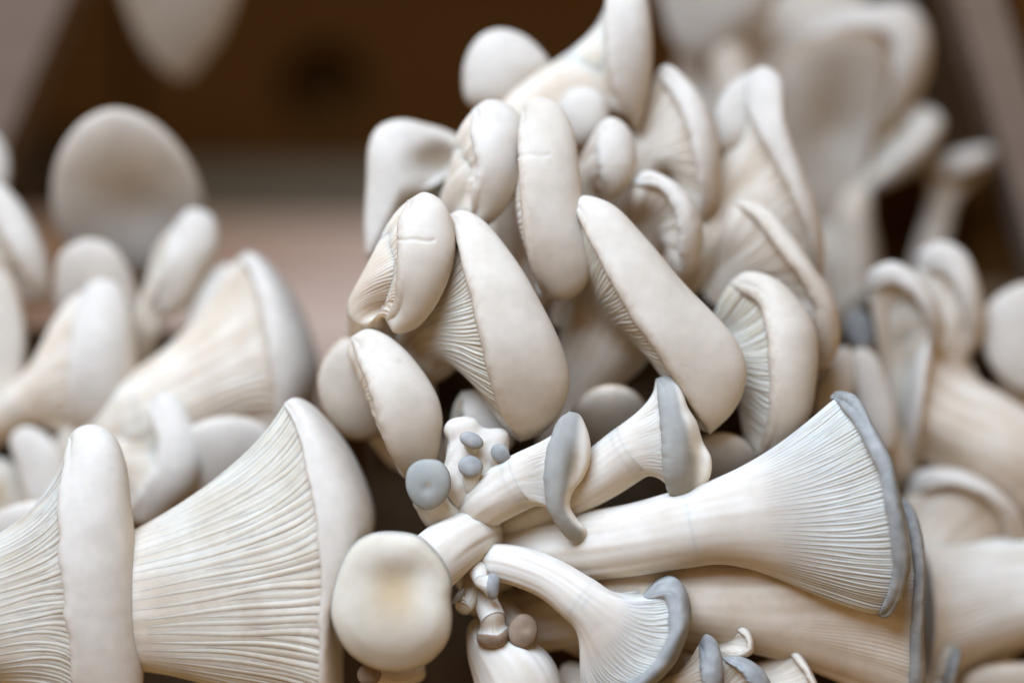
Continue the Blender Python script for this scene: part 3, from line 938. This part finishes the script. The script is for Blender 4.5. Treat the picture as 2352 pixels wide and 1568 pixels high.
# --- bottom right small ones
edge_cap('small upright blue-grey cap at the lower edge', GC,
         [(1605, 1482), (1603, 1520), (1608, 1568), (1616, 1630)], [(1622, 1456), (1646, 1470), (1659, 1510), (1662, 1568), (1655, 1620)], -20, 45,
         [(1560, 1580, 0, 36), (1500, 1600, 60, 40), (1300, 1560, 200, 44)], mat='grey', gills=18, gill_h=2, lip=14)
edge_cap('lavender grey cap with brown underside beside the small upright one', GC,
         [(1660, 1512), (1690, 1530), (1716, 1568), (1744, 1620)], [(1700, 1507), (1747, 1530), (1772, 1568), (1785, 1610)], 20, 60,
         [(1620, 1640, 60, 40), (1560, 1660, 100, 40), (1400, 1640, 220, 44)], mat='grey', gills=18, gill_h=2, lip=14)
edge_cap('small cream curled cap opening onto a dark hollow', GC,
         [(1676, 1432), (1700, 1448), (1712, 1472), (1700, 1490), (1672, 1500), (1650, 1508)], [(1695, 1426), (1716, 1440), (1729, 1470), (1727, 1497), (1700, 1512), (1665, 1517)], 60, 40,
         [(1630, 1480, 100, 18), (1560, 1470, 140, 22), (1400, 1420, 230, 30)], mat='cream', gills=0, lip=6)
edge_cap('olive shaded fan at the lower edge under the thin-rimmed fan', GC,
         [(1800, 1480), (1840, 1540), (1860, 1600), (1870, 1680)], [(1830, 1490), (1868, 1550), (1885, 1610), (1885, 1670)], 120, 90,
         [(1560, 1540, 150, 60), (1440, 1500, 200, 55), (1300, 1440, 260, 50)], mat='cream', gills=20, gill_h=3)

# --- left clump
edge_cap('long upright pale cap in front of two gilled fans on the left', GL,
         [(157, 1003), (150, 1060), (148, 1150), (155, 1250), (165, 1350), (175, 1450), (180, 1568), (184, 1680)],
         [(177, 982), (215, 976), (260, 1003), (286, 1060), (300, 1150), (311, 1250), (319, 1350), (323, 1450), (326, 1568), (318, 1660)],
         50, 120, [(-160, 1430, 120, 150), (-260, 1440, 160, 80), (-350, 1460, 500, 70)], mat='pale', gills=56, single=True, gill_h=2.1, mix=0.8, k1=0.35, k2=0.4, tend=0.9, lip=26, wave=2.2, curl=30)
edge_cap('large cream fan with wavy deep gills left of the round tan cap', GL,
         [(652, 925), (678, 960), (700, 1020), (720, 1100), (735, 1180), (745, 1260), (750, 1350), (747, 1450), (745, 1568), (745, 1690)],
         [(672, 914), (702, 925), (760, 985), (811, 1060), (846, 1140), (856, 1200), (842, 1260), (806, 1330), (784, 1400), (778, 1500), (775, 1660)],
         80, 190, [(255, 1400, 170, 150), (150, 1440, 340, 110), (40, 1480, 460, 80), (-60, 1500, 620, 70)], mat='pale', gills=56, single=True, gill_h=2.1, mix=0.5, lip=12, back=0.8, p=3.0, k1=0.32, k2=0.3, tend=0.8, wave=1.8, curl=20)
OFF[0] = 190
edge_cap('blurred white fan with a drooping rim behind the large cream fan', GL,
         [(540, 590), (572, 612), (600, 680), (620, 760), (635, 850), (645, 930), (640, 1000), (620, 1075)],
         [(566, 577), (602, 594), (652, 650), (692, 720), (722, 800), (731, 860), (720, 920), (690, 980)],
         330, 150, [(345, 970, 350, 140), (240, 1020, 390, 110), (120, 1080, 480, 75), (60, 1100, 640, 70)], mat='pale', gills=30, gill_h=6, mix=0.5, k1=0.3, k2=0.42, back=0.8)
edge_cap('blurred tall pale cap standing over the long upright cap', GL,
         [(182, 668), (176, 720), (171, 800), (166, 900), (162, 970), (172, 1015)],
         [(216, 643), (262, 650), (292, 690), (310, 750), (314, 850), (303, 930), (270, 985)],
         330, 90, [(50, 930, 350, 62), (-30, 980, 400, 60), (-100, 1010, 600, 60)], mat='pale', gills=20, gill_h=5, mix=0.3)
face_cap('blurred arched cap peeking over the tall pale cap', GL,
         [(130, 720), (130, 640), (152, 580), (212, 551), (272, 570), (309, 640), (314, 760), (250, 800), (170, 800)],
         450, 50, [(210, 760, 520, 50), (150, 900, 560, 55), (60, 1020, 640, 60)], mat='pale', gy=-0.4)
face_cap('large blurred dome shaped cap rising highest in the left clump', GL,
         [(128, 420), (160, 350), (220, 290), (292, 266), (372, 290), (432, 350), (467, 430), (462, 520), (405, 600), (300, 640), (180, 620), (120, 520)],
         560, 60, [(290, 470, 720, 75), (260, 740, 840, 75), (180, 960, 860, 75)], mat='pale', gy=-0.75, dents=[(310, 480, 50, 120, 110)])
edge_cap('blurred finger shaped cap right of the large dome', GL,
         [(392, 520), (386, 580), (366, 640), (345, 695)], [(438, 480), (490, 498), (504, 560), (474, 630), (430, 700), (385, 730)],
         430, 60, [(330, 760, 480, 45), (280, 860, 520, 48), (200, 980, 620, 50)], mat='pale', gills=0)
face_cap('blurred grey shaded cap between the finger cap and the white fan', GL,
         [(430, 740), (450, 660), (500, 610), (545, 610), (575, 680), (560, 760), (500, 820), (440, 800)],
         450, 40, [(480, 760, 500, 55), (380, 880, 540, 55), (240, 1000, 640, 55)], mat='pale')
edge_cap('blurred slanting pale cap at the left edge of the clump', GL,
         [(-40, 470), (0, 530), (45, 600), (75, 665), (88, 695)], [(-10, 420), (50, 470), (98, 560), (113, 640), (105, 690)],
         430, 60, [(-80, 700, 480, 60), (-120, 820, 520, 60), (-120, 960, 640, 60)], mat='pale', gills=0)
face_cap('blurred shaded cap cut by the left picture edge', GL,
         [(-60, 640), (-10, 600), (30, 630), (58, 720), (64, 820), (45, 930), (0, 980), (-60, 960)],
         400, 50, [(-20, 850, 470, 60), (-60, 930, 520, 60), (-100, 1020, 640, 60)], mat='cream')
edge_cap('curled white cap between the long upright cap and the large cream fan', GL,
         [(335, 915), (352, 960), (366, 1005), (362, 1060), (335, 1110), (312, 1150), (295, 1190)],
         [(375, 901), (422, 935), (457, 1000), (470, 1050), (452, 1112), (402, 1165), (340, 1210)],
         210, 60, [(250, 1080, 250, 45), (180, 1140, 300, 50), (60, 1240, 560, 55)], mat='pale', gills=0)
face_cap('small blurred pale knob left of the long upright cap', GL,
         [(25, 1000), (60, 976), (112, 1000), (148, 1050), (160, 1130), (130, 1200), (80, 1180), (40, 1080)],
         320, 40, [(100, 1120, 380, 45), (40, 1200, 440, 50), (-40, 1250, 560, 50)], mat='pale')
face_cap('pale cap cut by the left picture edge above the slanting pale cap', GL, ell(-40, 390, 62, 95), 620, 40, [(-40, 440, 680, 50), (-60, 650, 700, 50), (-80, 900, 720, 55)], mat='pale')
face_cap('shaded olive cap low at the left picture edge', GL, ell(-5, 1130, 65, 80), 380, 30, [(-10, 1150, 440, 40), (-40, 1200, 480, 40), (-80, 1230, 600, 40)], mat='disc')

face_cap('shaded pale cap in the gap under the blurred white fan', GL, ell(500, 1060, 150, 100, -20), 230, 50,
         [(440, 1080, 330, 60), (300, 1150, 420, 60), (150, 1250, 560, 60)], mat='pale', gy=-0.4)
face_cap('shaded pale cap low behind the long upright cap', GL, ell(70, 1230, 140, 80, -15), 160, 40,
         [(20, 1260, 260, 60), (-80, 1300, 340, 60), (-200, 1340, 560, 60)], mat='pale', gy=-0.3)

# --- far upper clump
OFF[0] = 430
GBK = (2050, 900, 900, 60)
edge_cap('blurred big far fan with a bright curled rim at upper right', GB,
         [(1850, 85), (1950, 75), (2025, 105), (2038, 165), (2015, 240), (2000, 330)],
         [(1900, 35), (2010, 10), (2085, 15), (2128, 75), (2132, 150), (2105, 225), (2050, 290)],
         650, 120, [(1900, 580, 900, 150), (1950, 720, 920, 110), (2000, 900, 960, 80)], mat='pale', gills=0, mix=0.6)
edge_cap('blurred pointed far cap under the big far fan', GB,
         [(2070, 250), (2085, 305), (2045, 365), (1985, 440)], [(2130, 245), (2165, 280), (2125, 365), (2050, 425)],
         650, 70, [(1960, 520, 700, 55), (1970, 700, 740, 60), (2000, 880, 800, 60)], mat='pale', gills=0)
edge_cap('blurred narrow far cap pointing at the slanted slat', GB,
         [(2125, 412), (2200, 405), (2292, 368)], [(2135, 375), (2205, 345), (2280, 338)], 760, 50,
         [(2160, 480, 800, 40), (2120, 650, 820, 45), (2080, 880, 840, 45)], mat='pale', gills=0)
face_cap('broad blurred beige far cap under the curled rim of the big far fan', GB,
         [(1770, 170), (1880, 100), (1990, 105), (2030, 170), (2010, 300), (1990, 430), (1935, 560), (1850, 610), (1790, 430)],
         640, 40, [(1900, 350, 760, 90), (1930, 600, 900, 80), (2000, 900, 960, 80)], mat='cream', gy=-0.6, dents=[(1920, 300, 50, 90, 150)])
face_cap('blurred whitish far cap at the top edge', GB,
         [(1500, -80), (1760, -80), (1775, 20), (1700, 90), (1620, 135), (1560, 110), (1520, 20)], 620, 50,
         [(1650, 60, 700, 60), (1750, 400, 720, 70), (1900, 850, 800, 70)], mat='pale', gy=-0.4)
face_cap('blurred beige far cap behind the big far fan', GB,
         [(1560, 120), (1700, 60), (1850, -60), (1980, -80), (1960, 120), (1880, 350), (1750, 420), (1600, 300)], 800, 40,
         [(1780, 200, 860, 80), (1850, 500, 860, 80), (1950, 880, 860, 80)], mat='cream')
face_cap('blurred pale cap hanging at the top edge before the dark board', GB,
         [(288, -60), (300, 60), (340, 130), (400, 165), (465, 115), (525, 40), (560, -60), (420, -120)], 900, 40,
         [(420, -60, 960, 60), (420, -300, 1000, 60), (420, -500, 1100, 60)], mat='pale', gy=-0.9)

# --- right clump
OFF[0] = 150
edge_cap('blurred dark hollowed cap with a bright edge at the right', GR,
         [(1993, 668), (2030, 650), (2080, 680), (2120, 735), (2152, 800)], [(2000, 625), (2050, 601), (2112, 640), (2153, 700), (2171, 765)],
         330, 70, [(2110, 1060, 520, 65), (2130, 1160, 560, 60), (2180, 1260, 640, 55)], mat='pale', gills=0, mix=0.5, k1=0.3)
edge_cap('blurred grey cap behind the dark hollowed cap', GR,
         [(2108, 610), (2150, 620), (2192, 690), (2222, 770), (2236, 815)], [(2115, 575), (2162, 553), (2213, 580), (2252, 680), (2258, 765)],
         450, 70, [(2200, 900, 500, 60), (2220, 1000, 540, 60), (2260, 1100, 700, 60)], mat='pale', gills=0, mix=0.2)
face_cap('blurred shaded cap cut by the right picture edge', GR,
         [(2255, 720), (2300, 670), (2370, 650), (2430, 760), (2420, 900), (2340, 900), (2270, 830)], 470, 40,
         [(2340, 800, 540, 60), (2340, 950, 580, 60), (2340, 1100, 700, 60)], mat='pale')
edge_cap('blurred pale fan sloping down right of the dark hollowed cap', GR,
         [(2150, 770), (2120, 850), (2100, 960), (2110, 1060)], [(2140, 740), (2090, 840), (2075, 960), (2090, 1060)], 390, 110,
         [(2330, 1060, 420, 120), (2400, 1140, 450, 110), (2480, 1240, 700, 90)], mat='pale', gills=0, mix=0.2)
face_cap('blurred greyish knob between the slender cap and the dark hollowed cap', GR,
         [(1945, 830), (1965, 800), (2000, 805), (2035, 870), (2060, 980), (2040, 1040), (1990, 1000), (1960, 910)], 310, 40,
         [(2010, 960, 360, 45), (2060, 1060, 420, 50), (2120, 1200, 640, 50)], mat='pale')
face_cap('blurred pale grey cap just right of the arched cap', GR,
         [(1880, 870), (1905, 815), (1945, 795), (1965, 840), (1955, 910), (1920, 960), (1870, 970), (1850, 930)], 290, 30,
         [(1920, 900, 350, 40), (1990, 1010, 420, 45), (2080, 1160, 640, 50)], mat='pale')
face_cap('blurred small dark grey knob above the pale grey cap', GR, ell(1975, 760, 32, 50, -15), 420, 24,
         [(1980, 790, 470, 30), (2030, 900, 520, 34), (2090, 1050, 680, 40)], mat='grey')
edge_cap('blurred pale cap with an arched rim right of the large open fan', GR,
         [(2090, 1130), (2160, 1110), (2240, 1140), (2300, 1200), (2330, 1270)], [(2110, 1085), (2190, 1075), (2280, 1115), (2345, 1190), (2365, 1260)],
         330, 90, [(2150, 1330, 380, 90), (2200, 1420, 430, 90), (2260, 1500, 680, 80)], mat='pale', gills=0, mix=0.2)
edge_cap('blurred white fan with gills cut off by the large open fan', GR,
         [(2075, 1180), (2110, 1260), (2118, 1350), (2114, 1460), (2104, 1580), (2100, 1680)], [(2070, 1190), (2096, 1260), (2104, 1350), (2100, 1460), (2092, 1580)],
         330, 190, [(2480, 1370, 330, 130), (2600, 1400, 380, 120), (2700, 1420, 700, 100)], mat='pale', gills=44, gill_h=5, mix=0.45, k1=0.3, k2=0.45, stem_mat='white')
edge_cap('blurred small grey edged cap at the lower right', GR,
         [(2185, 1480), (2165, 1530), (2150, 1600)], [(2205, 1490), (2195, 1540), (2180, 1600)], 150, 50,
         [(2110, 1620, 180, 30), (2140, 1700, 300, 40), (2200, 1720, 640, 40)], mat='grey', gills=0)
face_cap('blurred pale cap in the lower right corner', GR,
         [(2200, 1570), (2240, 1530), (2320, 1515), (2420, 1530), (2440, 1620), (2340, 1680), (2220, 1650)], 230, 40,
         [(2310, 1600, 300, 50), (2320, 1650, 380, 55), (2340, 1700, 640, 55)], mat='cream', gy=-0.4)
